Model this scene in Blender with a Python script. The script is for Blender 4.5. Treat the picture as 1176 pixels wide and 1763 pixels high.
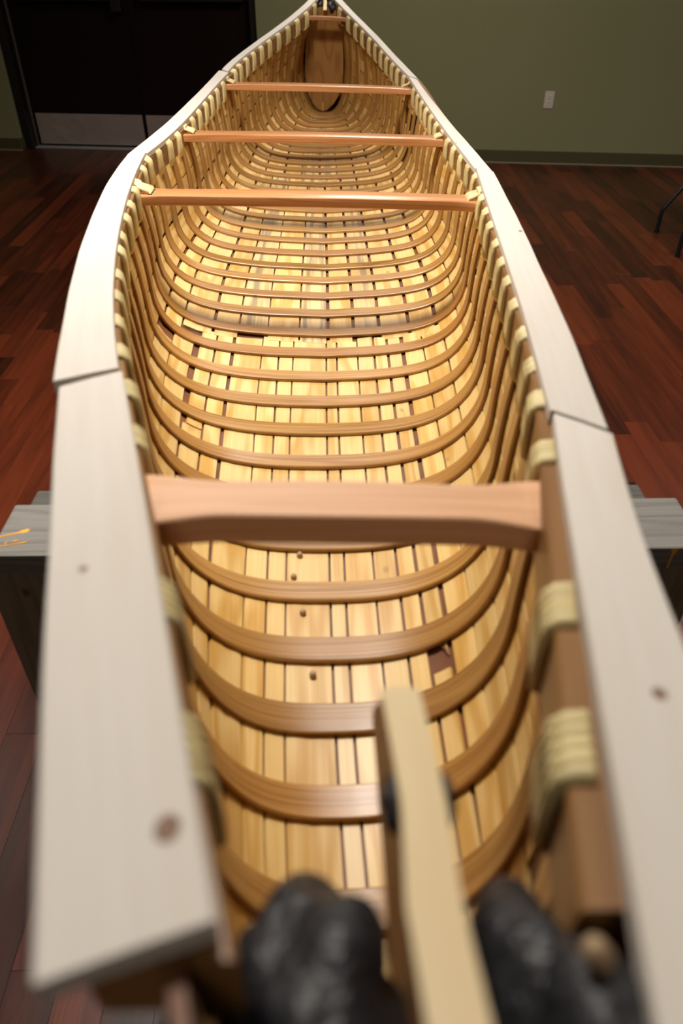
import bpy, bmesh, math, random
import numpy as np
from mathutils import Vector, Matrix
random.seed(11); rnd = random.uniform
scene = bpy.context.scene
for o in list(bpy.data.objects): bpy.data.objects.remove(o)
COL = scene.collection

# ------------------------------------------------------------------ scale, camera, world, exposure
S = 0.105                      # rib spacing of the canoe in metres (all canoe stations are counted in ribs)
ZB = 0.72                      # height of the canoe's inside bottom above the floor
FPX, PITCH, YAW = 1251.0, math.radians(38.3), math.radians(1.0)
CAM = Vector((0, 0, ZB + 6.71*S))
RV = Vector((math.cos(YAW), -math.sin(YAW), 0))
FV = Vector((math.sin(YAW)*math.cos(PITCH), math.cos(YAW)*math.cos(PITCH), -math.sin(PITCH)))
UV_ = RV.cross(FV)
cd = bpy.data.cameras.new('camera'); cam = bpy.data.objects.new('camera', cd); COL.objects.link(cam)
cd.sensor_fit = 'VERTICAL'; cd.sensor_height = 36.0; cd.sensor_width = 24.0
cd.lens = 36.0*FPX/1763.0
cd.clip_start = 0.02
M = Matrix((RV, UV_, -FV)).transposed().to_4x4(); M.translation = CAM
cam.matrix_world = M
cd.dof.use_dof = True; cd.dof.focus_distance = 1.95; cd.dof.aperture_fstop = 3.7; cd.dof.aperture_blades = 9
scene.camera = cam

world = bpy.data.worlds.new('world'); scene.world = world; world.use_nodes = True
world.node_tree.nodes['Background'].inputs[0].default_value = (1.0, 0.93, 0.84, 1)
world.node_tree.nodes['Background'].inputs[1].default_value = 0.03
vs = scene.view_settings
vs.view_transform = 'Standard'; vs.look = 'None'; vs.gamma = 1.0; vs.use_curve_mapping = False
vs.exposure = 0.12
LIGHT_COL = (1.0, 0.935, 0.85)
# ceiling fixtures: (x, y, size along x, size along y, watts)
CEILING = 2.85
FIXTURES = [(-0.34, 1.68, 0.5, 0.5, 48), (2.7, 3.2, 0.5, 0.5, 24), (-2.7, 2.6, 0.5, 0.5, 6), (0.3, 4.5, 0.5, 0.5, 27), (0.0, -1.6, 0.5, 0.5, 5)]

# ------------------------------------------------------------------ node helpers
def new_mat(name):
    m = bpy.data.materials.new(name); m.use_nodes = True
    nt = m.node_tree; nt.nodes.clear()
    out = nt.nodes.new('ShaderNodeOutputMaterial'); b = nt.nodes.new('ShaderNodeBsdfPrincipled')
    nt.links.new(b.outputs[0], out.inputs[0])
    return m, nt, b
def N(nt, t, ins=None, **kw):
    n = nt.nodes.new('ShaderNode'+t)
    for k, v in kw.items(): setattr(n, k, v)
    for k, v in (ins or {}).items():
        if isinstance(v, bpy.types.NodeSocket): nt.links.new(v, n.inputs[k])
        else: n.inputs[k].default_value = v
    return n
def mathn(nt, op, a, b=0.0):
    return N(nt, 'Math', {0: a, 1: b}, operation=op).outputs[0]
def mix(nt, f, a, b, blend='MIX'):
    n = nt.nodes.new('ShaderNodeMix'); n.data_type = 'RGBA'; n.blend_type = blend
    for k, v in ((0, f), (6, a), (7, b)):
        if isinstance(v, bpy.types.NodeSocket): nt.links.new(v, n.inputs[k])
        else: n.inputs[k].default_value = v if k == 0 else (*v, 1)
    return n.outputs[2]
def ramp(nt, f, lo, hi):
    return N(nt, 'MapRange', {0: f, 1: lo, 2: hi, 3: 0.0, 4: 1.0}, clamp=True).outputs[0]
def grain_coord(nt, su, sv, src='UV'):
    """texture coordinates stretched along the grain, shifted by each object's random number"""
    if src == 'UV': c = N(nt, 'TexCoord').outputs['UV']
    else: c = N(nt, 'NewGeometry').outputs['Position']
    r = N(nt, 'ObjectInfo').outputs['Random']
    off = N(nt, 'CombineXYZ', {0: mathn(nt, 'MULTIPLY', r, 37.0), 1: mathn(nt, 'MULTIPLY', r, 91.0), 2: mathn(nt, 'MULTIPLY', r, 53.0)}).outputs[0]
    mp = N(nt, 'Mapping', {0: c, 3: (su, sv, sv)}, vector_type='POINT').outputs[0]
    return N(nt, 'VectorMath', {0: mp, 1: off}, operation='ADD').outputs[0], r
def wood(name, light, dark, rings=0.5, rough=0.45, su=3.0, sv=26.0, var=0.25, streak=None, knots=0.0, coat=0.0, bump=0.15, src='UV', freq=5.0, redder=None):
    m, nt, b = new_mat(name)
    v, r = grain_coord(nt, su, sv, src)
    big = N(nt, 'TexNoise', {'Vector': v, 'Scale': 1.0, 'Detail': 1.0, 'Roughness': 0.4}).outputs[0]
    ring = mathn(nt, 'SINE', mathn(nt, 'MULTIPLY', big, freq*6.283))
    ring = ramp(nt, ring, -0.3, 1.0)
    v2, _ = grain_coord(nt, su*1.6, sv*9, src)
    fine = ramp(nt, N(nt, 'TexNoise', {'Vector': v2, 'Scale': 1.0, 'Detail': 3.0, 'Roughness': 0.6}).outputs[0], 0.35, 0.7)
    f = mathn(nt, 'ADD', mathn(nt, 'MULTIPLY', ring, rings), mathn(nt, 'MULTIPLY', fine, 0.35))
    col = mix(nt, f, light, dark)
    # piece to piece variation of the wood's own tone
    rv = N(nt, 'TexWhiteNoise', {'W': mathn(nt, 'MULTIPLY', r, 917.0)}, noise_dimensions='1D').outputs[0]
    k = mathn(nt, 'ADD', mathn(nt, 'MULTIPLY', rv, 2*var), 1.0-var)
    col = mix(nt, 1.0, col, N(nt, 'CombineXYZ', {0: k, 1: k, 2: k}).outputs[0], 'MULTIPLY')
    if redder:
        rv2 = N(nt, 'TexWhiteNoise', {'W': mathn(nt, 'MULTIPLY', r, 313.0)}, noise_dimensions='1D').outputs[0]
        col = mix(nt, mathn(nt, 'MULTIPLY', rv2, redder[0]), col, redder[1])
    if streak:
        v3, _ = grain_coord(nt, 2.2, 60, src)
        st = ramp(nt, N(nt, 'TexNoise', {'Vector': v3, 'Scale': 1.0, 'Detail': 3.0}).outputs[0], streak[0], streak[0]+0.14)
        col = mix(nt, mathn(nt, 'MULTIPLY', st, streak[1]), col, streak[2])
    if knots:
        v4, _ = grain_coord(nt, 7, 11, src)
        vo = N(nt, 'TexVoronoi', {'Vector': v4, 'Scale': 1.0, 'Randomness': 1.0}).outputs['Distance']
        kn = ramp(nt, vo, knots, knots*0.35)
        col = mix(nt, kn, col, (0.13, 0.05, 0.015))
    nt.links.new(col, b.inputs['Base Color'])
    b.inputs['Roughness'].default_value = rough
    b.inputs['Coat Weight'].default_value = coat; b.inputs['Coat Roughness'].default_value = 0.22
    bp = N(nt, 'Bump', {'Strength': bump, 'Distance': 0.0015, 'Height': f})
    nt.links.new(bp.outputs[0], b.inputs['Normal'])
    return m
def plain(name, col, rough=0.5, metal=0.0, noise=None, bump=None, emit=None):
    m, nt, b = new_mat(name)
    b.inputs['Base Color'].default_value = (*col, 1); b.inputs['Roughness'].default_value = rough; b.inputs['Metallic'].default_value = metal
    if noise or bump:
        c = N(nt, 'NewGeometry').outputs['Position']
        sc = (noise or bump)[0]
        n = N(nt, 'TexNoise', {'Vector': c, 'Scale': sc, 'Detail': 4.0}).outputs[0]
        if noise: nt.links.new(mix(nt, ramp(nt, n, 0.3, 0.7), col, noise[1]), b.inputs['Base Color'])
        if bump:
            bp = N(nt, 'Bump', {'Strength': bump[1], 'Distance': bump[2], 'Height': n}); nt.links.new(bp.outputs[0], b.inputs['Normal'])
    if emit:
        b.inputs['Emission Color'].default_value = (*LIGHT_COL, 1); b.inputs['Emission Strength'].default_value = emit
    return m

MAT = {}
MAT['plank'] = wood('pale_cedar_planking', (0.68, 0.485, 0.20), (0.50, 0.275, 0.06), rings=0.7, rough=0.42, var=0.10, knots=0.10, freq=3.0)
MAT['plank_stained'] = wood('stained_cedar_planking', (0.66, 0.48, 0.235), (0.53, 0.315, 0.10), rings=0.45, rough=0.42, var=0.08, streak=(0.47, 0.75, (0.16, 0.13, 0.09)), knots=0.11, freq=3.0)
MAT['plank_dark'] = wood('golden_cedar_planking', (0.58, 0.37, 0.11), (0.42, 0.215, 0.04), rings=0.5, rough=0.45, var=0.18, freq=3.0)
MAT['rib'] = wood('cedar_rib_wood', (0.405, 0.222, 0.062), (0.20, 0.086, 0.016), rings=0.6, rough=0.42, su=1.2, sv=48, var=0.16, coat=0.12, redder=(0.45, (0.29, 0.115, 0.019)), freq=6)
MAT['inwale'] = wood('brown_inwale_wood', (0.24, 0.115, 0.032), (0.15, 0.063, 0.015), rings=0.4, rough=0.45, su=1.0, sv=50, var=0.05)
MAT['cap'] = wood('bare_spruce_cap', (0.60, 0.555, 0.50), (0.52, 0.455, 0.37), rings=0.35, rough=0.6, su=3.0, sv=12, var=0.04, knots=0.05, freq=1.2, bump=0.05)
MAT['thwart'] = wood('reddish_cherry_thwart', (0.52, 0.235, 0.088), (0.35, 0.13, 0.036), rings=0.5, rough=0.33, su=2.0, sv=45, var=0.08, coat=0.35)
MAT['thwart_lit'] = wood('lit_reddish_thwart', (0.68, 0.39, 0.22), (0.54, 0.27, 0.125), rings=0.4, rough=0.6, su=2.0, sv=45, var=0.05)  # near thwart's reddish wood, paled by the bright overhead light put into its colour
MAT['root'] = wood('split_spruce_root', (0.66, 0.55, 0.28), (0.51, 0.39, 0.155), rings=0.3, rough=0.5, su=6, sv=90, var=0.12)
MAT['bark'] = plain('birch_bark', (0.09, 0.030, 0.012), 0.6, noise=(9, (0.20, 0.075, 0.024)), bump=None)
MAT['pitch'] = plain('black_spruce_gum', (0.014, 0.014, 0.017), 0.48, bump=(40, 0.9, 0.012))
MAT['stem'] = wood('brown_stem_board', (0.36, 0.17, 0.055), (0.26, 0.11, 0.03), rings=0.3, rough=0.5, su=2, sv=40, var=0.0)
MAT['stem_edge'] = wood('fresh_cut_stem_edge', (0.66, 0.53, 0.31), (0.58, 0.415, 0.205), rings=0.3, rough=0.55, su=2, sv=60, var=0.0)
MAT['head'] = wood('headboard_cedar', (0.40, 0.195, 0.045), (0.25, 0.10, 0.02), rings=0.55, rough=0.5, su=4, sv=14, var=0.0, knots=0.07, freq=4)
MAT['peg'] = plain('peg_wood', (0.36, 0.24, 0.13), 0.5)
MAT['peg_orange'] = plain('orange_root_end', (0.60, 0.13, 0.03), 0.5)
MAT['knot'] = plain('dark_knot', (0.16, 0.07, 0.025), 0.6)
MAT['hole'] = plain('dark_hole', (0.012, 0.006, 0.003), 0.9)
MAT['grey_wood'] = wood('weathered_grey_timber', (0.205, 0.192, 0.175), (0.10, 0.088, 0.072), rings=0.4, rough=0.7, su=2, sv=28, var=0.12, bump=0.5, streak=(0.56, 0.5, (0.10, 0.085, 0.06)))
MAT['dark_wood'] = wood('old_brown_timber', (0.22, 0.175, 0.115), (0.12, 0.09, 0.055), rings=0.4, rough=0.7, su=2, sv=22, var=0.1, bump=0.5, knots=0.09)
MAT['grey_dark'] = wood('dark_grey_timber', (0.085, 0.08, 0.066), (0.045, 0.042, 0.034), rings=0.4, rough=0.75, su=2, sv=28, var=0.1, bump=0.5)  # darker grey tone for the back rail of the trestles
MAT['paint'] = plain('orange_paint', (0.85, 0.40, 0.03), 0.4)
MAT['wall'] = plain('olive_wall_paint', (0.238, 0.230, 0.110), 0.75, noise=(1.2, (0.248, 0.240, 0.118)))
MAT['base'] = plain('olive_vinyl_base', (0.075, 0.066, 0.025), 0.5)
MAT['caulk'] = plain('pale_caulk_bead', (0.30, 0.27, 0.18), 0.6)
MAT['ceiling'] = plain('ceiling_tile', (0.5, 0.48, 0.44), 0.9)
MAT['door'] = plain('dark_brown_door', (0.010, 0.0040, 0.0030), 0.6)
MAT['door'].node_tree.nodes['Principled BSDF'].inputs['Specular IOR Level'].default_value = 0.12
MAT['frame'] = plain('black_door_frame', (0.008, 0.005, 0.004), 0.45)
MAT['gasket'] = plain('grey_door_gasket', (0.11, 0.085, 0.07), 0.5)
MAT['thresh'] = plain('pale_threshold', (0.42, 0.40, 0.39), 0.45, 0.3)
MAT['steel'] = plain('brushed_kick_plate', (0.72, 0.62, 0.59), 0.32, 0.7, bump=(7, 0.5, 0.02))
MAT['plate'] = plain('ivory_outlet_plate', (0.62, 0.55, 0.46), 0.4)
MAT['socket'] = plain('ivory_socket', (0.70, 0.64, 0.55), 0.4)
MAT['black'] = plain('black_metal', (0.010, 0.010, 0.012), 0.4)
MAT['grey_top'] = plain('grey_table_top', (0.25, 0.25, 0.25), 0.5)
MAT['lamp_white'] = plain('white_lamp_frame', (0.7, 0.7, 0.7), 0.5)
MAT['diffuser'] = plain('lamp_diffuser', (0.8, 0.8, 0.8), 0.5, emit=6.0)
def floor_mat():
    m, nt, b = new_mat('red_jatoba_floor')
    g = N(nt, 'NewGeometry').outputs['Position']
    r = N(nt, 'ObjectInfo').outputs['Random']
    a = N(nt, 'Attribute', attribute_name='tone').outputs['Fac']
    r = mathn(nt, 'ADD', r, a)
    off = N(nt, 'CombineXYZ', {0: mathn(nt, 'MULTIPLY', r, 37.0), 1: mathn(nt, 'MULTIPLY', r, 91.0), 2: 0.0}).outputs[0]
    mp = N(nt, 'Mapping', {0: g, 3: (26, 1.6, 1)}).outputs[0]
    v = N(nt, 'VectorMath', {0: mp, 1: off}, operation='ADD').outputs[0]
    n1 = N(nt, 'TexNoise', {'Vector': v, 'Scale': 1.0, 'Detail': 4.0, 'Roughness': 0.55, 'Distortion': 0.3}).outputs[0]
    mp2 = N(nt, 'Mapping', {0: g, 3: (240, 9, 1)}).outputs[0]
    n2 = N(nt, 'TexNoise', {'Vector': N(nt, 'VectorMath', {0: mp2, 1: off}, operation='ADD').outputs[0], 'Scale': 1.0, 'Detail': 2.0}).outputs[0]
    w = N(nt, 'TexWhiteNoise', {'W': mathn(nt, 'MULTIPLY', r, 733.0)}, noise_dimensions='1D').outputs[0]
    f = mathn(nt, 'ADD', mathn(nt, 'ADD', mathn(nt, 'MULTIPLY', ramp(nt, n1, 0.3, 0.75), 0.5), mathn(nt, 'MULTIPLY', w, 0.62)), mathn(nt, 'MULTIPLY', n2, 0.2))
    cr = N(nt, 'ValToRGB', {0: f})
    e = cr.color_ramp.elements
    e[0].position = 0.2; e[0].color = (0.023, 0.0062, 0.0030, 1); e[1].position = 1.05; e[1].color = (0.140, 0.027, 0.0090, 1)
    x = e.new(0.6); x.color = (0.068, 0.0138, 0.0052, 1)
    nt.links.new(cr.outputs[0], b.inputs['Base Color'])
    b.inputs['Roughness'].default_value = 0.34
    b.inputs['Specular IOR Level'].default_value = 0.4
    bp = N(nt, 'Bump', {'Strength': 0.12, 'Distance': 0.001, 'Height': n2}); nt.links.new(bp.outputs[0], b.inputs['Normal'])
    return m
MAT['floor'] = floor_mat()

# ------------------------------------------------------------------ object helpers
def tag(o, label=None, cat=None, group=None, kind=None):
    for k, v in (('label', label), ('category', cat), ('group', group), ('kind', kind)):
        if v: o[k] = v
    return o
def empty(name, loc=(0, 0, 0)):
    o = bpy.data.objects.new(name, None); o.location = loc; o.empty_display_size = 0.1; COL.objects.link(o); return o
def mesh_obj(name, verts, faces, mat, parent=None, uvs=None, smooth=False, loc=None, sharp=30):
    me = bpy.data.meshes.new(name); me.from_pydata([tuple(v) for v in verts], [], faces); me.update()
    if uvs is not None:
        ul = me.uv_layers.new(name='UVMap')
        for p in me.polygons:
            for li in p.loop_indices: ul.data[li].uv = uvs[p.index][li-p.loop_start]
    mats = mat if isinstance(mat, (list, tuple)) else [mat]
    for m in mats: me.materials.append(MAT[m])
    if smooth:
        for p in me.polygons: p.use_smooth = True
        try: me.set_sharp_from_angle(angle=math.radians(sharp))
        except Exception: pass
    o = bpy.data.objects.new(name, me); COL.objects.link(o)
    if parent: o.parent = parent
    if loc is not None: o.location = loc
    return o
def sweep(name, rings, mat, parent=None, closed=True, smooth=True, caps=True, sharp=30):
    """rings: list of equal-length point rings; UV u runs along the sweep, v round the ring (metres)"""
    n = len(rings[0]); verts = [p for r in rings for p in r]
    faces, uvs, mi = [], [], []
    cum = [0.0]
    for a, b in zip(rings, rings[1:]):
        cum.append(cum[-1] + (sum((Vector(b[k])-Vector(a[k])).length for k in range(n))/n))
    mid = rings[len(rings)//2]; per = [0.0]
    for k in range(n): per.append(per[-1] + (Vector(mid[(k+1) % n])-Vector(mid[k])).length)
    for j in range(len(rings)-1):
        for k in range(n if closed else n-1):
            k2 = (k+1) % n
            faces.append((j*n+k, j*n+k2, (j+1)*n+k2, (j+1)*n+k))
            uvs.append(((cum[j], per[k]), (cum[j], per[k+1]), (cum[j+1], per[k+1]), (cum[j+1], per[k])))
    if caps and closed:
        for base, rev in ((0, True), ((len(rings)-1)*n, False)):
            idx = [base+k for k in range(n)]
            if rev: idx = idx[::-1]
            faces.append(tuple(idx)); uvs.append(tuple((0.01*q, 0.01*q) for q in range(n)))
    o = mesh_obj(name, verts, faces, mat, parent, uvs, smooth, sharp=sharp)
    bm = bmesh.new(); bm.from_mesh(o.data); bmesh.ops.recalc_face_normals(bm, faces=bm.faces); bm.to_mesh(o.data); bm.free()
    return o
def tube(name, pts, rad, mat, parent=None, seg=8, taper=None):
    pts = [Vector(p) for p in pts]; rings = []
    up0 = Vector((0.13, 0.31, 0.94))
    for k, p in enumerate(pts):
        t = (pts[min(k+1, len(pts)-1)]-pts[max(k-1, 0)]).normalized()
        a = t.cross(up0)
        if a.length < 1e-3: a = t.cross(Vector((1, 0, 0)))
        a.normalize(); b = t.cross(a)
        r = rad if taper is None else rad*taper[k]
        rings.append([p + a*r*math.cos(2*math.pi*q/seg) + b*r*math.sin(2*math.pi*q/seg) for q in range(seg)])
    return sweep(name, rings, mat, parent, sharp=75)
def box(name, lo, hi, mat, parent=None, bevel=0.0, rot=None, smooth=False):
    lo = Vector(lo); hi = Vector(hi)
    bm = bmesh.new(); bmesh.ops.create_cube(bm, size=1.0)
    for v in bm.verts: v.co = Vector(((v.co.x+.5)*(hi.x-lo.x)+lo.x, (v.co.y+.5)*(hi.y-lo.y)+lo.y, (v.co.z+.5)*(hi.z-lo.z)+lo.z))
    if bevel: bmesh.ops.bevel(bm, geom=bm.edges[:], offset=bevel, segments=2, affect='EDGES', profile=0.6)
    if rot is not None: bmesh.ops.transform(bm, matrix=rot, verts=bm.verts)
    uv = bm.loops.layers.uv.new('UVMap')
    ext = hi-lo; ax = max(range(3), key=lambda k: ext[k])
    inv = rot.inverted() if rot is not None else None
    for fc in bm.faces:
        for l in fc.loops:
            c = inv @ l.vert.co if inv is not None else l.vert.co
            oth = [k for k in range(3) if k != ax]
            l[uv].uv = (c[ax], c[oth[0]]+c[oth[1]])
    me = bpy.data.meshes.new(name); bm.to_mesh(me); bm.free(); me.materials.append(MAT[mat])
    o = bpy.data.objects.new(name, me); COL.objects.link(o)
    if parent: o.parent = parent
    return o
def prism(name, outline, ext, mat, parent=None, bevel=0.0):
    """outline: list of 3D points of one face; ext: extrusion vector"""
    n = len(outline); e = Vector(ext)
    verts = [Vector(p) for p in outline] + [Vector(p)+e for p in outline]
    faces = [tuple(range(n)), tuple(range(2*n-1, n-1, -1))] + [(k, (k+1) % n, n+(k+1) % n, n+k) for k in range(n)]
    bm = bmesh.new(); vs_ = [bm.verts.new(v) for v in verts]
    for f in faces: bm.faces.new([vs_[k] for k in f])
    bmesh.ops.recalc_face_normals(bm, faces=bm.faces)
    if bevel: bmesh.ops.bevel(bm, geom=bm.edges[:], offset=bevel, segments=2, affect='EDGES')
    uv = bm.loops.layers.uv.new('UVMap')
    P = [Vector(p) for p in outline]; ext3 = [max(p[k] for p in P)-min(p[k] for p in P) for k in range(3)]
    ax = max(range(3), key=lambda k: ext3[k]); oth = [k for k in range(3) if k != ax]
    for fc in bm.faces:
        for l in fc.loops: l[uv].uv = (l.vert.co[ax], l.vert.co[oth[0]]+l.vert.co[oth[1]])
    me = bpy.data.meshes.new(name); bm.to_mesh(me); bm.free(); me.materials.append(MAT[mat])
    o = bpy.data.objects.new(name, me); COL.objects.link(o)
    if parent: o.parent = parent
    return o
def smooth_interp(tab):
    """monotone-ish cubic (Catmull-Rom on uneven knots)"""
    X = np.array([t[0] for t in tab], float); Y = np.array([t[1] for t in tab], float)
    m = np.gradient(Y, X)
    def f(x):
        x = min(max(x, X[0]), X[-1]); k = min(max(int(np.searchsorted(X, x))-1, 0), len(X)-2)
        h = X[k+1]-X[k]; t = (x-X[k])/h
        return float((2*t**3-3*t*t+1)*Y[k]+(t**3-2*t*t+t)*h*m[k]+(-2*t**3+3*t*t)*Y[k+1]+(t**3-t*t)*h*m[k+1])
    return f
def sstep(x): x = min(max(x, 0), 1); return x*x*(3-2*x)
def project(p):
    d = Vector(p)-CAM; z = d.dot(FV)
    if z < 0.05: return None
    return 588+FPX*d.dot(RV)/z, 881.5-FPX*d.dot(UV_)/z, z

# ------------------------------------------------------------------ the room
WA = math.radians(-7.157); WT = Vector((math.cos(WA), math.sin(WA), 0)); WN = Vector((-math.sin(WA), math.cos(WA), 0)); WD = 6.474
RM = Matrix((WT, WN, Vector((0, 0, 1)))).transposed().to_4x4()       # room axes: a along the far wall, b towards it, z up
A0, A1, B0 = -4.6, 4.6, -3.2
def rbox(name, lo, hi, mat, parent=None, bevel=0.0): return box(name, lo, hi, mat, parent, bevel, rot=RM)
DL, DM, DR, DH, REC = -3.44, -2.385, -1.345, 2.12, 0.14
tag(rbox('floor_slab', (A0, B0, -0.06), (A1, WD+0.4, -0.004), 'floor'), kind='structure').name = 'floor'
FLOOR = bpy.data.objects['floor']
wall = tag(empty('wall_back'), kind='structure')
rbox('wall_panel', (A0, WD, 0), (DL, WD+0.16, CEILING), 'wall', wall)
rbox('wall_panel', (DR, WD, 0), (A1, WD+0.16, CEILING), 'wall', wall)
rbox('wall_panel', (DL, WD, DH), (DR, WD+0.16, CEILING), 'wall', wall)
tag(rbox('wall_left', (A0-0.1, B0, 0), (A0, WD+0.16, CEILING), 'wall'), kind='structure')
tag(rbox('wall_right', (A1, B0, 0), (A1+0.1, WD+0.16, CEILING), 'wall'), kind='structure')
tag(rbox('wall_front', (A0-0.1, B0-0.1, 0), (A1+0.1, B0, CEILING), 'wall'), kind='structure')
tag(rbox('ceiling', (A0-0.1, B0-0.1, CEILING), (A1+0.1, WD+0.4, CEILING+0.06), 'ceiling'), kind='structure')
for nm, a, b in (('baseboard_left', A0, DL), ('baseboard_right', DR, A1)):
    o = tag(rbox(nm, (a, WD-0.012, 0.004), (b, WD, 0.092), 'base', None, 0.003), kind='structure')
    rbox('caulk_bead', (a, WD-0.02, 0.0), (b, WD-0.004, 0.007), 'caulk', o)
    e = a if nm == 'baseboard_right' else b
    rbox('return_piece', (min(e, e+(0.012 if nm == 'baseboard_left' else -0.012)), WD, 0.004), (max(e, e+(0.012 if nm == 'baseboard_left' else -0.012)), WD+0.1, 0.092), 'base', o)
# door pair in its recess
door = tag(empty('door_1'), kind='structure')
y0 = WD+REC
for a, b in ((DL, DL+0.075), (DR-0.06, DR)): rbox('jamb', (a, WD+0.045, 0), (b, y0+0.1, DH), 'frame', door, 0.004)
rbox('head_jamb', (DL, WD+0.045, DH-0.06), (DR, y0+0.1, DH), 'frame', door, 0.004)
rbox('gasket_strip', (DL+0.075, y0-0.012, 0), (DL+0.088, y0, DH-0.06), 'gasket', door)
rbox('threshold', (DL+0.075, y0-0.06, 0), (DR-0.06, y0+0.05, 0.012), 'thresh', door, 0.003)
for k, (a, b) in enumerate(((DL+0.092, DM-0.003), (DM+0.003, DR-0.063))):
    d = rbox('door_leaf', (a, y0, 0.016), (b, y0+0.045, DH-0.065), 'door', door, 0.003)
    rbox('kick_plate', (a+0.02, y0-0.003, 0.028), (b-0.006, y0, 0.262), 'steel', d, 0.001)
    rbox('push_bar', ((a+0.12) if k else a+0.1, y0-0.07, 1.045), ((b-0.05) if k else b-0.02, y0-0.005, 1.12), 'frame', d, 0.008)
    if not k: rbox('bar_end', (b-0.105, y0-0.075, 0.975), (b-0.02, y0-0.004, 1.16), 'frame', d, 0.01)
    rbox('hinge_pin', (b-0.07 if k == 0 else a+0.05, y0-0.004, 0.845), (b-0.05 if k == 0 else a+0.06, y0, 0.852), 'frame', d)
# wall outlet
ox, oz = 0.904, 0.451
outlet = tag(empty('wall_outlet', RM @ Vector((ox, WD, oz))), 'ivory duplex power outlet on the olive green wall', 'outlet')
def obox(nm, lo, hi, mat, par, bev=0):
    o = rbox(nm, (lo[0], lo[1], lo[2]), (hi[0], hi[1], hi[2]), mat, par, bev); return o
pl = obox('cover_plate', (-0.035, -0.006, -0.058), (0.035, 0.0, 0.058), 'plate', outlet, 0.002)
for zc in (0.0195, -0.0195):
    sk = obox('socket', (-0.016, -0.009, zc-0.014), (0.016, -0.005, zc+0.014), 'socket', outlet, 0.0012)
    for sx in (-0.0065, 0.0065): obox('slot', (sx-0.0018, -0.0096, zc-0.002), (sx+0.0018, -0.0085, zc+0.008), 'hole', sk)
    obox('slot', (-0.0025, -0.0096, zc-0.010), (0.0025, -0.0085, zc-0.005), 'hole', sk)
obox('screw', (-0.003, -0.0078, -0.003), (0.003, -0.0055, 0.003), 'plate', outlet, 0.0008)

# floor boards: the nearest 300 in view are single boards, the rest one sheet of boards
PW = 0.088
LENS = [0.48, 0.66, 0.84, 1.02]
def board_mesh(L):
    g = 0.0002
    bm = bmesh.new(); bmesh.ops.create_cube(bm, size=1.0)
    for v in bm.verts: v.co = Vector((v.co.x*(PW-2*g), v.co.y*(L-2*g), -0.002+v.co.z*0.004))
    bmesh.ops.bevel(bm, geom=[e for e in bm.edges if all(v.co.z > -0.001 for v in e.verts)], offset=0.0003, segments=1, affect='EDGES')
    me = bpy.data.meshes.new('floor_board'); bm.to_mesh(me); bm.free(); me.materials.append(MAT['floor']); return me
BM_ = [board_mesh(L) for L in LENS]
HL = [(0, 540), (120, 383), (266, 220), (326, 180), (399, 146), (471, 126), (548, 111), (660, 90), (844, 88), (1139, 71), (1763, 50)]
HR = [(0, 588), (134, 719), (256, 815), (295, 849), (404, 910), (516, 953), (653, 1016), (739, 1046), (843, 1087), (1100, 1176), (1763, 1300)]
boards = []
inv = RM.inverted()
x = -3.96
while x < 3.96:
    y = -0.6 + rnd(-0.9, 0)
    while y < 7.4:
        k = random.randrange(4); L = LENS[k]; c = Vector((x, y+L/2, 0)); y += L
        q = inv @ c
        if q.y+L/2 > WD-0.006 + (0.0 if not (DL+0.1 < q.x < DR-0.1) else REC-0.06) or abs(q.x) > 4.45: 
            if q.y-L/2 > WD: continue
        sc = 0
        for dy in (-0.45, 0, 0.45):
            p = project(c+Vector((0, dy*L, 0)))
            if p and -25 < p[0] < 1201 and -10 < p[1] < 1790:
                l = np.interp(p[1], [h[0] for h in HL], [h[1] for h in HL]); r = np.interp(p[1], [h[0] for h in HR], [h[1] for h in HR])
                if p[0] < l+25 or p[0] > r-25: sc = max(sc, L/p[2]**2)
        boards.append((sc, k, c))
    x += PW
boards.sort(key=lambda b: -b[0])
for sc, k, c in boards[:300]:
    o = bpy.data.objects.new('floor_board', BM_[k]); o.location = c; o.parent = FLOOR; COL.objects.link(o)
V, F, TN = [], [], []
for sc, k, c in boards[300:]:
    me = BM_[k]; b0 = len(V)
    V += [v.co+c for v in me.vertices]; F += [tuple(b0+i for i in p.vertices) for p in me.polygons]
    TN += [random.random()]*len(me.vertices)
ob = mesh_obj('floor_boards', V, F, 'floor', FLOOR); ob['kind'] = 'stuff'
at = ob.data.attributes.new('tone', 'FLOAT', 'POINT'); at.data.foreach_set('value', TN)

# ceiling lamps
for k, (fx, fy, sx, sy, w) in enumerate(FIXTURES):
    lab = ['recessed ceiling light panel right above the canoe', 'recessed ceiling light panel over the folding table', 'recessed ceiling light panel near the left wall',
           'recessed ceiling light panel near the green wall', 'recessed ceiling light panel behind the camera'][k]
    t = tag(empty('ceiling_light', (fx, fy, CEILING)), lab, 'ceiling light', 'ceiling light panels')
    for lo, hi in (((-sx/2-.03, -sy/2-.03), (sx/2+.03, -sy/2)), ((-sx/2-.03, sy/2), (sx/2+.03, sy/2+.03)), ((-sx/2-.03, -sy/2), (-sx/2, sy/2)), ((sx/2, -sy/2), (sx/2+.03, sy/2))):
        box('lamp_frame', (*lo, -0.03), (*hi, 0.0), 'lamp_white', t)
    box('diffuser', (-sx/2, -sy/2, -0.012), (sx/2, sy/2, -0.002), 'diffuser', t)
    ld = bpy.data.lights.new('lamp', 'AREA'); ld.shape = 'RECTANGLE'; ld.size = sx; ld.size_y = sy; ld.energy = w; ld.color = LIGHT_COL; ld.spread = math.radians(138 if k == 0 else 172)
    lo_ = bpy.data.objects.new('lamp', ld); lo_.location = (0, 0, -0.035); lo_.parent = t; COL.objects.link(lo_)

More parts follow.
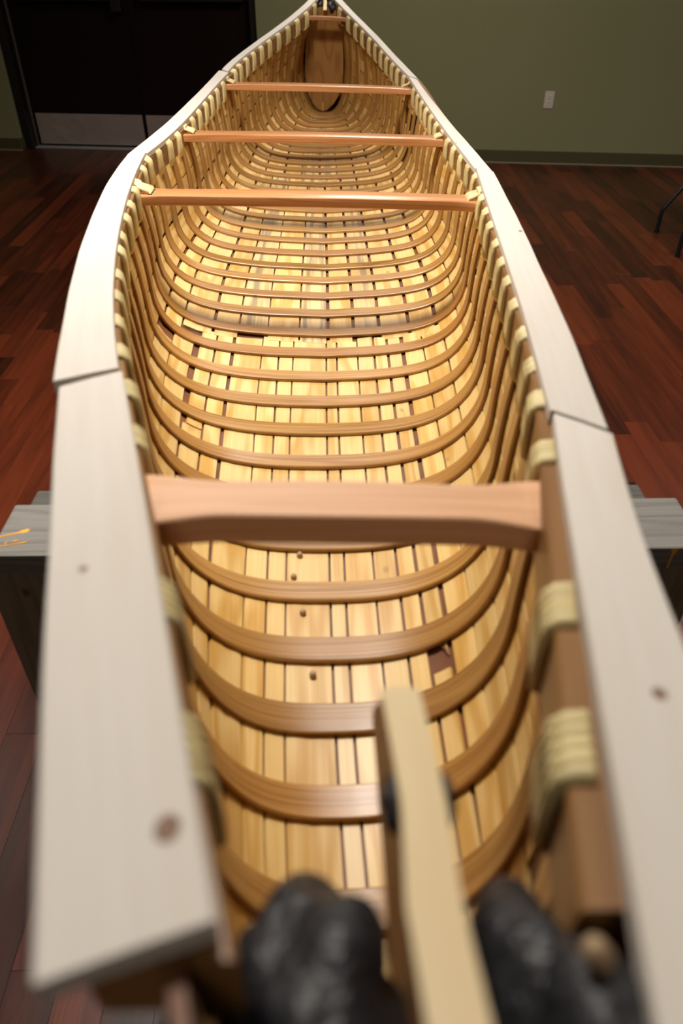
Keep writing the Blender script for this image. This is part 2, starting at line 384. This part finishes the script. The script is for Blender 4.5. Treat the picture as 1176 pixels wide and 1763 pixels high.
# ------------------------------------------------------------------ the canoe
IC = 17.6
canoe = tag(empty('bark_canoe', (0, (IC+3.87)*S, ZB)), 'open wooden ribbed birch bark canoe with pale gunwale caps on trestles', 'canoe')
def C(x, i, h): return Vector((x*S, (i-IC)*S, h*S))
hcap = smooth_interp([(-6, 5.4), (-4, 4.75), (-2, 4.3), (.3, 3.85), (5, 3.3), (11.5, 2.95), (18, 2.8), (24.5, 3.0), (30, 3.4), (35, 4.2), (38, 5.0), (41, 5.6)])
HEEL = 0.08
def top(i, side): return hcap(i) - side*HEEL
xLf = smooth_interp([(-5.2, .2), (-4.2, -.08), (-2.99, -.445), (-1.88, -.79), (-.62, -1.16), (.32, -1.452), (2.01, -1.96), (3.65, -2.44), (5.57, -2.90), (7.8, -3.39), (9.58, -3.65), (11.72, -3.94), (13.87, -4.16), (16.62, -4.0), (20.15, -3.847), (24.98, -3.49), (29.44, -2.82), (32.14, -2.02), (35.82, -.68), (37.2, -.33), (39.8, -.14)])
xRf = smooth_interp([(-5.2, .42), (-4.2, .62), (-3.22, .948), (-2.14, 1.192), (-1.04, 1.461), (.61, 1.82), (2.03, 2.064), (3.66, 2.302), (5.62, 2.561), (8.72, 2.90), (10.77, 3.10), (12.96, 3.32), (16.96, 3.258), (20.94, 3.141), (25.25, 2.946), (26.86, 2.737), (31.47, 2.01), (34.67, 1.175), (36.45, .55), (37.3, .25), (39.8, .0)])
nexp = smooth_interp([(-5, 1.8), (-2, 2.3), (0, 2.6), (3, 3.0), (6, 3.7), (9, 5), (12, 6.2), (18, 6.5), (24, 5.6), (30, 4), (36, 2.8), (38, 2.1), (40, 1.8)])
zcf = smooth_interp([(-5, 2.4), (-2, 2.1), (0, 1.9), (3, 1.65), (6, 1.5), (9, 1.32), (12, 1.2), (24, 1.2), (30, 1.6), (36, 2.1), (40, 2.4)])      # height of the turn of the bilge
drf = smooth_interp([(-5, .0), (0, .03), (6, .08), (12, .09), (24, .08), (30, .06), (36, .03), (40, 0)])                                       # deadrise
flf = smooth_interp([(-5.2, .0), (-3, -.05), (-1, -.03), (0, .04), (6, .14), (12, .20), (24, .19), (30, .0), (33, -.4), (36, -.85), (37.5, -.5), (40, 0)])   # flare of the topsides
x0f = smooth_interp([(-5.2, .31), (-3, .2), (0, .03), (6, -.08), (13, -.1), (20, -.15), (30, -.2), (36, -.13), (39.8, -.07)])
wef = smooth_interp([(31, 2.45), (33, 1.95), (34, 1.66), (35, 1.38), (36, 1.17), (37, .92), (38.5, .5), (40, .08)])      # half width at the bilge in the far end
def keel(i):
    e = max(0.0, -2.2-i, i-36.9)
    return -0.12 + 4.6*(e/3.1)**2.6
_sec = {}
NS = 40
def section(i):
    key = round(i, 3)
    if key in _sec: return _sec[key]
    out = []
    for side, xf in ((-1, xLf), (1, xRf)):
        b = abs(xf(i)-x0f(i)); hb = keel(i); hh = top(i, side)-0.12-hb; n = nexp(i); m = 2.25
        a = max(b-flf(i), 0.02); e = sstep((i-31.5)/2.5); a = a*(1-e)+e*wef(i); zc = min(zcf(i), hh*0.55); dr = drf(i); pts = []
        for k in range(NS+1):
            ph = (k/NS)*math.pi/2
            xx = a*math.sin(ph)**(2/n); zz = zc*(1-max(math.cos(ph), 0)**(2/m)) + dr*(math.sqrt(xx*xx+1.0)-1.0)*1.15
            pts.append((x0f(i)+side*xx, hb+zz))
        z1 = pts[-1][1]-hb
        for k in range(1, 15):
            g = k/14; pts.append((x0f(i)+side*(a+(b-a)*g**1.7), hb+z1+(hh-z1)*g))
        P = np.array(pts); d = np.r_[0, np.cumsum(np.hypot(np.diff(P[:, 0]), np.diff(P[:, 1])))]
        out.append((P, d/d[-1], d[-1]))
    _sec[key] = out
    return out
def hull(i, t, off=0.0):
    """point on the inside of the bark at station i, girth fraction t (-1 left gunwale .. 0 keel .. 1 right), off = distance inwards"""
    side = 1 if t >= 0 else 0
    P, d, _ = section(i)[side]; a = min(abs(t), 1.0)
    def at(q): return np.array((np.interp(q, d, P[:, 0]), np.interp(q, d, P[:, 1])))
    p = at(a); q0, q1 = max(a-0.02, 0), min(a+0.02, 1); tg = at(q1)-at(q0)
    if a < 0.02:
        PL = section(i)[1-side]; m = np.array((np.interp(0.02, PL[1], PL[0][:, 0]), np.interp(0.02, PL[1], PL[0][:, 1]))); tg = at(0.02)-m
    tg = tg/np.linalg.norm(tg); nrm = np.array((-tg[1], tg[0])) if side == 1 else np.array((tg[1], -tg[0]))
    p = p+nrm*off
    return C(p[0], i, p[1])

# bark skin: inner and outer faces
stations = [-5.15, -5.0, -4.8, -4.5, -4.1, -3.7, -3.2, -2.6, -2.0] + [-1+k for k in range(0, 38)] + [37, 37.5, 38, 38.5, 39, 39.4, 39.7, 39.85]
stations = sorted(set(stations))
TT = [-1+2*k/44 for k in range(45)]
rings = []
for i in stations:
    w = min(1.0, max(0.15, (xRf(i)-xLf(i))*1.2))
    rings.append([hull(i, t, 0.0) for t in TT] + [hull(i, t, -0.05*w) for t in TT[::-1]])
sweep('bark_hull', rings, 'bark', canoe)

# planking: boards laid lengthwise between bark and ribs
def plank(i0, i1, t0, t1, mat, lift=0.0, warp=0.0, i0b=None, i1b=None):
    th = 0.036
    i0b = i0 if i0b is None else i0b; i1b = i1 if i1b is None else i1b
    n = max(2, int((i1-i0)/0.7)); rings = []
    for k in range(n+1):
        f = k/n
        ia, ib = i0+(i1-i0)*f, i0b+(i1b-i0b)*f
        tm, im = (t0+t1)/2, (ia+ib)/2
        wv = lift + warp*f
        lo, hi = 0.004+wv, 0.004+wv+th
        rings.append([hull(ia, t0, lo), hull(ia, t0, hi), hull(im, tm, hi+0.001), hull(ib, t1, hi), hull(ib, t1, lo), hull(im, tm, lo)])
    sweep('plank', rings, mat, canoe)
def seams(knots, step, lim=0.955):
    s = sorted(knots)
    while s[-1] < lim-step*0.6: s.append(s[-1]+step*rnd(.75, 1.25))
    s[-1] = lim
    while s[0] > -lim+step*0.6: s.insert(0, s[0]-step*rnd(.75, 1.25))
    s[0] = -lim
    return s
def by_girth(i, xs): return [x/section(i)[1 if x > 0 else 0][2] for x in xs]
kA = by_girth(3, (-2.32, -1.95, -1.62, -1.13, -.82, -.57, .02, .22, .62, .95, 1.2, 1.52, 1.9))
kB = by_girth(16, (-3.1, -2.45, -1.88, -1.26, -.56, .045, .65, 1.21, 1.83, 2.45, 3.0))
kC = by_girth(28, (-2.6, -2.0, -1.35, -.75, -.1, .5, 1.1, 1.7, 2.3))
SA, SB, SC = seams(kA, .085), seams(kB, .10), seams(kC, .105)
def gap(): return rnd(0.0018, 0.0050) if random.random() > .2 else rnd(0.006, 0.012)
for k, (a, b) in enumerate(zip(SA, SA[1:])):
    g0, g1 = gap(), gap(); e = 10.66+rnd(-.1, .1); st = -3.6+rnd(-.3, .6)
    if abs((a+b)/2) > .5: e += rnd(-1.5, 1.0); st = -1.6+rnd(-1, .6)
    if abs(a-kA[10]) < .002:       # a board with a chip missing, bark showing through
        plank(st, 1.42, a+g0, b-g1, 'plank'); plank(2.12, e, a+g0, b-g1, 'plank', i0b=1.62)
    elif abs(a-kA[0]) < .002:
        plank(st, 6.55, a+g0, b-g1, 'plank'); plank(6.6, e, a+g0+.012, b-g1, 'plank')
    else: plank(st, e, a+g0, b-g1, 'plank', i1b=e+rnd(-.05, .05), warp=rnd(0, .008))
for k, (a, b) in enumerate(zip(SB, SB[1:])):
    g0, g1 = gap(), gap(); m = (a+b)/2
    stained = m > -.35 and m < .4 and k % 2 == 0
    st, e = 10.46+rnd(-.12, .12), 24.1+rnd(-.4, .5)
    if abs(m) > .5: st += rnd(-1.5, 1.0); e += rnd(-2, 1)
    if .08 < a < .15 or -.35 < a < -.25: st = 10.98
    plank(st, e, a+g0, b-g1, 'plank_stained' if stained else 'plank', lift=0.006, warp=rnd(0, .008), i0b=st+rnd(-.06, .06))
for k, (a, b) in enumerate(zip(SC, SC[1:])):
    g0, g1 = gap(), gap(); m = (a+b)/2; st = 23.7+rnd(-.3, .3)
    if abs(m) > .5: st += rnd(-1.0, 1.5)
    plank(st, 36.7+rnd(-.2, .3), a+g0, b-g1, 'plank_stained' if abs(m+.02) < .06 else ('plank_dark' if k % 3 == 0 else 'plank'), lift=0.012)

# ribs
RIBW, RIBT = 0.37, 0.062
def rib(i, tl=-0.945, tr=0.945):
    n = 60; rings = []
    skew, bow, wj = rnd(-.05, .05), rnd(-.05, .05), rnd(.93, 1.06)
    for k in range(n+1):
        t = tl+(tr-tl)*k/n
        ic = i+skew*t+bow*(t*t-.4)
        far = sstep((i-18)/12); w = RIBW*wj*(1-0.10*abs(t)**1.5)*(1+.16*far); th = RIBT*(1-0.25*abs(t))*(1+.6*far)
        pr = [(-.5, .0), (-.5, .80), (-.455, 1.0), (0, 1.03), (.455, 1.0), (.5, .80), (.5, .0)]
        rings.append([hull(ic+w*u, t, 0.056+th*v) for u, v in pr])
    return sweep('rib', rings, 'rib', canoe)
for i in range(-2, 37): rib(i + rnd(-.05, .05))

# inwales, outwales, gunwale caps
def inw(i, side): return 0.15 if side < 0 else 0.155+0.10*sstep((3-i)/3)
def rail(name, mat, side, i0, i1, xa, xb, za, zb):
    rings = []; n = 70
    for k in range(n+1):
        i = i0+(i1-i0)*k/n; b = (xRf if side > 0 else xLf)(i); h = top(i, side); c = 0.02
        if name == 'inwale': xa = -inw(i, side)
        q = [(b+side*(xa+c), h+za), (b+side*(xb-c), h+za), (b+side*xb, h+za+c), (b+side*xb, h+zb-c), (b+side*(xb-c), h+zb), (b+side*(xa+c), h+zb), (b+side*xa, h+zb-c), (b+side*xa, h+za+c)]
        rings.append([C(x, i, z) for x, z in q])
    return sweep(name, rings, mat, canoe)
for side in (-1, 1):
    rail('inwale', 'inwale', side, -3.05 if side < 0 else -2.85, 37.2, -0.15, 0.0, -0.60, -0.125)
    rail('outwale', 'inwale', side, -3.05 if side < 0 else -4.2, 37.2, 0.06, 0.30, -0.50, -0.125)
CAPS = [  # side, inner edge points (station, x), outer edge points
 (-1, [(-2.99, -.325), (-2.47, -.486), (-1.88, -.671), (-1.15, -.884), (-.62, -1.039), (.32, -1.332), (1.22, -1.612), (2.03, -1.85)], [(-3.15, -.776), (-1.86, -1.213), (-1.14, -1.448), (-.22, -1.736), (1.66, -2.30)], 2, 2),
 (-1, [(2.08, -1.905), (3.65, -2.319), (5.57, -2.779), (7.8, -3.283), (9.58, -3.534), (11.72, -3.821), (13.89, -4.08)], [(1.77, -2.389), (3.58, -2.839), (5.36, -3.266), (7.53, -3.716), (9.79, -4.042), (11.4, -4.24), (13.66, -4.43)], 3, 3),
 (-1, [(13.95, -4.04), (16.62, -3.881), (20.15, -3.727), (25.02, -3.37)], [(13.74, -4.45), (17.23, -4.293), (20.15, -4.121), (22.0, -4.0), (25.37, -3.726)], 3, 3),
 (-1, [(25.12, -3.40), (25.6, -3.36), (29.44, -2.703), (32.14, -1.895), (35.82, -.516), (36.8, -.14)], [(25.5, -3.65), (28.43, -3.193), (30.91, -2.62), (33.17, -1.83), (35.98, -.77), (37.0, -.42)], 3, 3),
 (1, [(-4.3, .62), (-3.22, .828), (-2.86, .893), (-2.14, 1.072), (-1.59, 1.212), (-1.04, 1.341), (-.1, 1.557), (.61, 1.699), (1.34, 1.836)], [(-4.3, 1.14), (-3, 1.36), (-1.6, 1.639), (-.75, 1.82), (-.01, 2.0), (.93, 2.2)], 2, 2),
 (1, [(1.40, 1.84), (2.03, 1.944), (3.66, 2.182), (5.62, 2.441), (6.75, 2.57), (8.72, 2.781), (10.77, 2.981), (12.92, 3.20)], [(1.0, 2.192), (2.12, 2.405), (3.52, 2.607), (4.6, 2.745), (5.56, 2.87), (7.83, 3.14), (9.44, 3.26), (11.31, 3.40), (12.56, 3.509)], 3, 3),
 (1, [(12.98, 3.18), (16.96, 3.138), (20.94, 3.021), (25.1, 2.83)], [(12.64, 3.504), (15.13, 3.488), (16.42, 3.461), (19.29, 3.38), (22.51, 3.19), (24.62, 3.09)], 3, 3),
 (1, [(25.16, 2.83), (26.86, 2.617), (31.47, 1.891), (34.67, 1.055), (36.45, .387), (36.9, .22)], [(24.78, 3.118), (29.64, 2.496), (33.72, 1.632), (36.45, .72), (37.0, .52)], 3, 3)]
for ci, (side, inn, out, d1, d2) in enumerate(CAPS):
    pi = np.polyfit([p[0] for p in inn], [p[1] for p in inn], d1); po = np.polyfit([p[0] for p in out], [p[1] for p in out], d2)
    n = 48; rings = []; ph = rnd(0, 6)
    for k in range(n+1):
        f = k/n
        ia = inn[0][0]+(inn[-1][0]-inn[0][0])*f; io = out[0][0]+(out[-1][0]-out[0][0])*f
        xi = float(np.polyval(pi, ia)); xo = float(np.polyval(po, io)) + 0.004*math.sin(ia*1.3+ph)+0.002*math.sin(ia*3.1+ph)
        hi_, ho = top(ia, side), top(io, side); dz = (0.012 if ci % 2 else 0.0)
        th, c = 0.115, 0.012
        rings.append([C(xi, ia, hi_-th+dz), C(xi, ia, hi_-c+dz), C(xi+side*c, ia, hi_+dz), C((xi+xo)/2, (ia+io)/2, (hi_+ho)/2+dz+.004), C(xo-side*c, io, ho+dz), C(xo, io, ho-c+dz), C(xo, io, ho-th+dz)])
    cp = sweep('gunwale_cap', rings, 'cap', canoe)
    for kc, kx, ki, kr in ((0, -.524, -2.69, .042), (0, -1.26, -1.14, .022), (4, 1.37, -1.97, .030), (5, 3.07, 8.0, .03)):
        if kc == ci:                                   # dark knot in the cap
            z = top(ki, side)+dz+.0045; sl = (top(ki+.1, side)-top(ki-.1, side))/.2
            mesh_obj('knot', [C(kx+kr*math.cos(q*.5236), ki+1.3*kr*math.sin(q*.5236), z+sl*1.3*kr*math.sin(q*.5236)) for q in range(12)], [tuple(range(12))], 'knot', cp)
# split-root lashings round the inwales, one between every two ribs
def lashing(side, i):
    xf = xRf if side > 0 else xLf
    ns = 5 if i < 6 else 4; w = 0.36; rr = w/ns*0.56
    near = i < 4.2
    pieces = []
    lean = rnd(-.06, .06)
    for k in range(ns):
        ik = i+(k-(ns-1)/2)*w/ns
        b = xf(ik); h = top(ik, side); g = inw(ik, side)+0.012
        path = [(-0.02, -.665, 0), (-g+.05, -.66, .0), (-g-.01, -.61, .25), (-g-.018, -.45, .55), (-g-.015, -.25, .85), (-g-.005, -.15, .95), (-g+.03, -.112, 1), (-g+.12, -.108, 1)]
        path = [(px, pz, lean*q) for px, pz, q in path]
        pieces.append(([C(b+side*px, ik+li, h+pz) for px, pz, li in path], rr*S))
    if near:
        t = tag(empty('root_lashing', C(xf(i), i, top(i, side)-.4)), None); t.parent = canoe
        for pts, r in pieces: tube('root_strand', [p-Vector(t.location) for p in pts], r, 'root', t, 8)
    else:
        V, F, U = [], [], []
        for pts, r in pieces:
            o = tube('tmp', pts, r, 'root', None, 6); me = o.data; b0 = len(V)
            V += [v.co.copy() for v in me.vertices]; F += [tuple(b0+q for q in p.vertices) for p in me.polygons]
            ul = me.uv_layers[0].data
            U += [tuple(tuple(ul[l].uv) for l in p.loop_indices) for p in me.polygons]
            bpy.data.objects.remove(o); bpy.data.meshes.remove(me)
        mesh_obj('root_lashing', V, F, 'root', canoe, U, True, sharp=80)
THW = [(0.19, -1.32, 1.53, 3.65, 3.55, 'thwart_lit', .44), (11.37, -3.75, 3.05, 2.78, 2.62, 'thwart', .58), (17.78, -3.85, 3.17, 2.63, 2.47, 'thwart', .58), (24.74, -3.45, 2.86, 2.83, 2.67, 'thwart', .58), (35.2, -1.02, .92, 4.0, 3.92, 'thwart', .42)]
for side in (-1, 1):
    i = -2.2
    while i < 36.5:
        if min(abs(i-t[0]) for t in THW[:4]) > 0.55: lashing(side, i + rnd(-.04, .04))
        i += 1.0
# thwarts
for ti, (i, xl, xr, zl, zr, mat, wc) in enumerate(THW):
    n = 40; rings = []; th = (.25 if ti == 0 else .19) if ti < 4 else .16
    ends = [0, .004] ; fs = [0]+[0.004+(1-.008)*k/n for k in range(n+1)]+[1]
    for f in fs:
        x = xl-.06+(xr-xl+.12)*f; z = zl+(zr-zl)*f
        e = min(f, 1-f)*(xr-xl)                      # distance from the nearer end, in rib spacings
        fl = sstep(1-e/0.62); u = abs(f-.5)*2
        w = wc*(0.86+0.14*math.cos(u*math.pi*.5)) + (0.22 if ti < 4 else 0.04)*fl
        if f in (0, 1): w *= .93
        tt = th*(1.0 - 0.12*fl)
        pr = [(-.5, -.92), (-.5, -.16), (-.485, -.05), (-.45, 0), (.45, 0), (.485, -.05), (.5, -.16), (.5, -.92), (.46, -1), (-.46, -1)]
        lift = 0.03*math.cos(u*math.pi/2)
        rings.append([C(x, i+w*a, z+tt*b+lift) for a, b in pr])
    tb = sweep('thwart', rings, mat, canoe)
    if ti == 4 or ti == 0: continue
    for side, xe, ze in ((-1, xl, zl), (1, xr, zr)):
        xf = xRf if side > 0 else xLf
        if ti == 3 and side > 0:
            hs = [0.05, .1]
        else: hs = [-.17, -.06, .05, .16]
        for q in hs:
            xh = xe-side*.27; bb = xf(i)
            # bored hole and the root strand leaving it towards the gunwale
            o = tube('hole', [C(xh, i+q, ze+.012), C(xh, i+q, ze-.05)], 0.042*S, 'hole', tb, 10)
            tp = top(i, side)-.12
            tube('root_strand', [C(xh, i+q, ze-.02), C(xh+side*.015, i+q+.01, ze+.035), C(xe-side*.04, i+q*.9+.05, (ze+tp)/2+.03), C(bb-side*(inw(i, side)+.01), i+q*.85+.1, tp-.005), C(bb-side*.06, i+q*.8+.12, tp+.02)], 0.036*S, 'root', tb, 8)
# headboard in the far end with its small locking peg
hb = [(-.21, .02), (-.45, .14), (-.66, .35), (-.87, .73), (-1.0, 1.14), (-1.03, 1.7), (-1.0, 2.5), (-.93, 3.1), (-.85, 3.65), (-.66, 4.0), (-.38, 4.22), (-.05, 4.28), (.3, 4.22), (.58, 4.0), (.70, 3.65), (.74, 3.1), (.78, 2.5), (.79, 1.7), (.75, 1.14), (.59, .73), (.3, .35), (.05, .14)]
o = prism('headboard', [C(x, 36.25, h) for x, h in hb], C(0, IC+.12, 0), 'head', canoe, 0.0015)
box('locking_peg', C(-.245, 36.13, .1), C(-.175, 36.25, .46), 'plank', o, 0.0012)
# stem boards: upright curved boards on the centre line of both ends
def stem(name, outline, x, thick, capline):
    o = prism(name, [C(x-thick/2, i, h) for i, h in outline], Vector((thick*S, 0, 0)), 'stem', canoe, 0.0015)
    rings = []
    for i, h in capline:
        j = 0.012*math.sin(i*7.3)+rnd(-.012, .012)
        rings.append([C(x-thick/2-.004+j, i, h-.01), C(x-thick/2-.004+j, i, h+.022), C(x+thick/2+.004+j*.6, i, h+.022), C(x+thick/2+.004+j*.6, i, h-.01)])
    sweep('stem_edge', rings, 'stem_edge', o)
    return o
near_top = [(-1.82, 4.07), (-2.1, 4.17), (-2.5, 4.30), (-2.9, 4.43), (-3.3, 4.57), (-3.7, 4.7), (-4.1, 4.82), (-4.6, 4.95)]
so = stem('stem_board', [(i, h) for i, h in near_top]+[(-4.95, 4.4), (-4.75, 2.6), (-4.3, 1.2), (-3.9, 1.6), (-3.5, 2.7), (-2.9, 3.15), (-2.3, 3.2), (-1.7, 3.1), (-1.22, 3.0), (-1.2, 3.12)], .31, .155, near_top)
far_top = [(35.95, 4.15), (36.5, 4.4), (37, 4.6), (37.6, 4.8), (38.2, 5.0), (39, 5.2)]
stem('stem_board', [(i, h) for i, h in far_top]+[(39.4, 4.8), (39.3, 2.6), (38.8, 1.2), (38.1, .6), (37.4, 1.0), (37.0, 2.4), (36.6, 3.6)], -.04, .14, far_top)
# lumps of black spruce gum either side of the stems
def lump(loc, rad, seed, rough=0.22):
    r = random.Random(seed); bm = bmesh.new(); bmesh.ops.create_icosphere(bm, subdivisions=4, radius=1.0)
    ks = [(Vector((r.gauss(0, 1), r.gauss(0, 1), r.gauss(0, 1))), r.uniform(0, 6), r.uniform(1.2, 3.4)) for _ in range(9)]
    for v in bm.verts:
        d = v.co.normalized(); a = sum(math.sin(k.dot(d)*f+p) for k, p, f in ks)/9
        v.co = Vector((d.x*rad[0], d.y*rad[1], d.z*rad[2]))*S*(1+rough*a*2)
    for f in bm.faces: f.smooth = True
    me = bpy.data.meshes.new('pitch_lump'); bm.to_mesh(me); bm.free(); me.materials.append(MAT['pitch'])
    o = bpy.data.objects.new('pitch_lump', me); o.location = loc; o.parent = canoe; COL.objects.link(o); return o
lump(C(-.03, -3.02, 3.92), (.27, .42, .32), 3, .3)
lump(C(.66, -3.08, 3.90), (.22, .46, .33), 6, .2)
lump(C(-.12, -3.6, 3.9), (.36, .5, .4), 8, .3)
lump(C(.80, -3.4, 4.12), (.2, .55, .34), 9, .3)
lump(C(-.27, -2.98, 3.86), (.13, .24, .2), 14, .3)
lump(C(-.50, -3.55, 4.12), (.055, .5, .09), 15, .3)
lump(C(.215, -2.42, 4.17), (.05, .09, .09), 16, .3)
lump(C(.41, -2.40, 4.17), (.04, .09, .09), 17, .3)
lump(C(-.33, 36.7, 4.25), (.17, .45, .3), 21)
lump(C(.24, 36.6, 4.25), (.19, .45, .33), 22)
# pegs: dowels showing through the planking and root ends at the near end
def peg(p, nrm, r, mat, L=.05, name='peg'):
    return tube(name, [Vector(p), Vector(p)+Vector(nrm)*L*S*.7, Vector(p)+Vector(nrm)*L*S], r*S, mat, canoe, 10, [1, 1, .7])
for x, i in ((-.45, 3.72), (-.52, 3.28), (-.38, 2.62), (-.24, 1.62)):
    peg(C(x, i, -.09), (0, 0, 1), .042, 'peg', .09)
peg(C(1.06, -2.42, 3.95), (-.6, .2, .75), .05, 'peg_orange', .12)
peg(C(.78, -3.02, 4.36), (-.5, 0, .85), .042, 'peg', .10)

# ------------------------------------------------------------------ trestles under the canoe
def trestle(i0, xl, xr, label, marks):
    base = Vector((0, (i0+3.87)*S, 0))
    t = tag(empty('trestle', base), label, 'trestle', 'trestles under the canoe')
    zt = ZB - 0.20*S; W = 1.21*S; th = .36*S
    xl *= S; xr *= S
    bm_ = box('top_beam', (xl, 0, zt-th), (xr, W, zt), 'grey_wood', t, 0.004)
    box('back_rail', (xl-.004, W+.002, zt-.14), (xr-.02, W+.095, zt-.042), 'grey_dark', t, 0.004)
    for a, b in ((xl-.02, xl+.15), (xr-.15, xr+.01)):
        box('post', (a, .006, 0.045), (b, W-.02, zt-th), 'dark_wood', t, 0.005)
        box('foot', (a, -.16, 0.0), (b, W+.2, .045), 'dark_wood', t, 0.005)
    box('stretcher', (xl+.15, .04, .16), (xr-.15, .08, .25), 'dark_wood', t, 0.004)
    if marks:
        def blob(nm, pts):   # thin raised paint: (x, y, half width)
            rings = []
            for k, (x, y, w) in enumerate(pts):
                d = Vector((pts[min(k+1, len(pts)-1)][0]-pts[max(k-1, 0)][0], pts[min(k+1, len(pts)-1)][1]-pts[max(k-1, 0)][1], 0)).normalized(); q = Vector((-d.y, d.x, 0))
                p = Vector((x, y, zt)); rings.append([p-q*w, p-q*w*.5+Vector((0, 0, .0012)), p+q*w*.5+Vector((0, 0, .0012)), p+q*w])
            sweep(nm, rings, 'paint', bm_, closed=False, caps=False)
        blob('paint_streak', [(xl+.045, .062, .0008), (xl+.042, .060, .0045), (xl+.035, .057, .004), (xl+.028, .053, .0018), (xl+.0, .043, .0016), (xl-.0, .041, .0005)])
        blob('paint_streak', [(xl+.052, .032, .0005), (xl+.046, .030, .002), (xl+.03, .026, .0009), (xl+.01, .019, .0013), (xl+.002, .015, .0013)])
        blob('paint_spot', [(xl+.036, .036, .0005), (xl+.031, .034, .0022), (xl+.027, .032, .0005)])
        blob('paint_spot', [(xl+.022, .034, .0004), (xl+.018, .028, .0014), (xl+.018, .024, .0004)])
        # run of paint down the front at the other end
        V = [(xr-.055, -.0014, zt), (xr-.044, -.0014, zt), (xr-.050, -.0016, zt-.012), (xr-.053, -.0016, zt-.012), (xr-.054, -.0016, zt-th), (xr-.0515, -.0016, zt-th)]
        sweep('paint_run', [[Vector(V[0]), Vector(V[1])], [Vector(V[3]), Vector(V[2])], [Vector(V[4]), Vector(V[5])]], 'paint', bm_, closed=False, caps=False)
    return t
trestle(3.95, -4.92, 5.43, 'weathered grey wooden trestle under the near half of the canoe', True)
trestle(30.0, -4.9, 4.9, 'weathered wooden trestle under the far half of the canoe', False)

# ------------------------------------------------------------------ folding table at the right edge
tbl = tag(empty('folding_table', (2.0, 4.33, 0)), 'folding table with bent black tube legs at the right edge', 'table')
def L_(x, y, z): return Vector((x-2.0, y-4.33, z))
for y in (4.55, 4.12):
    dx = 0 if y > 4.3 else -.035
    leg = tube('leg', [L_(2.021+dx, y, .012), L_(2.02+dx, y, .10), L_(2.021+dx, y, .128), L_(2.032+dx, y, .15), L_(2.11+dx, y, .264), L_(2.30+dx, y, .53), L_(2.34+dx, y, .60), L_(2.34+dx, y, .715)], .0125, 'black', tbl, 10)
    tube('rubber_foot', [L_(2.021+dx, y, 0), L_(2.021+dx, y, .02)], .0155, 'black', leg, 10)
for y in (4.55, 4.12):
    leg = tube('leg', [L_(3.55, y, .012), L_(3.55, y, .12), L_(3.54, y, .15), L_(3.30, y, .53), L_(3.27, y, .60), L_(3.27, y, .715)], .0125, 'black', tbl, 10)
    tube('rubber_foot', [L_(3.55, y, 0), L_(3.55, y, .02)], .0155, 'black', leg, 10)
for x in (2.33, 3.28): tube('cross_bar', [L_(x, 4.12, .62), L_(x, 4.55, .62)], .010, 'black', tbl, 8)
box('table_top', L_(2.22, 3.98, .715), L_(3.42, 4.70, .745), 'grey_top', tbl, 0.008)
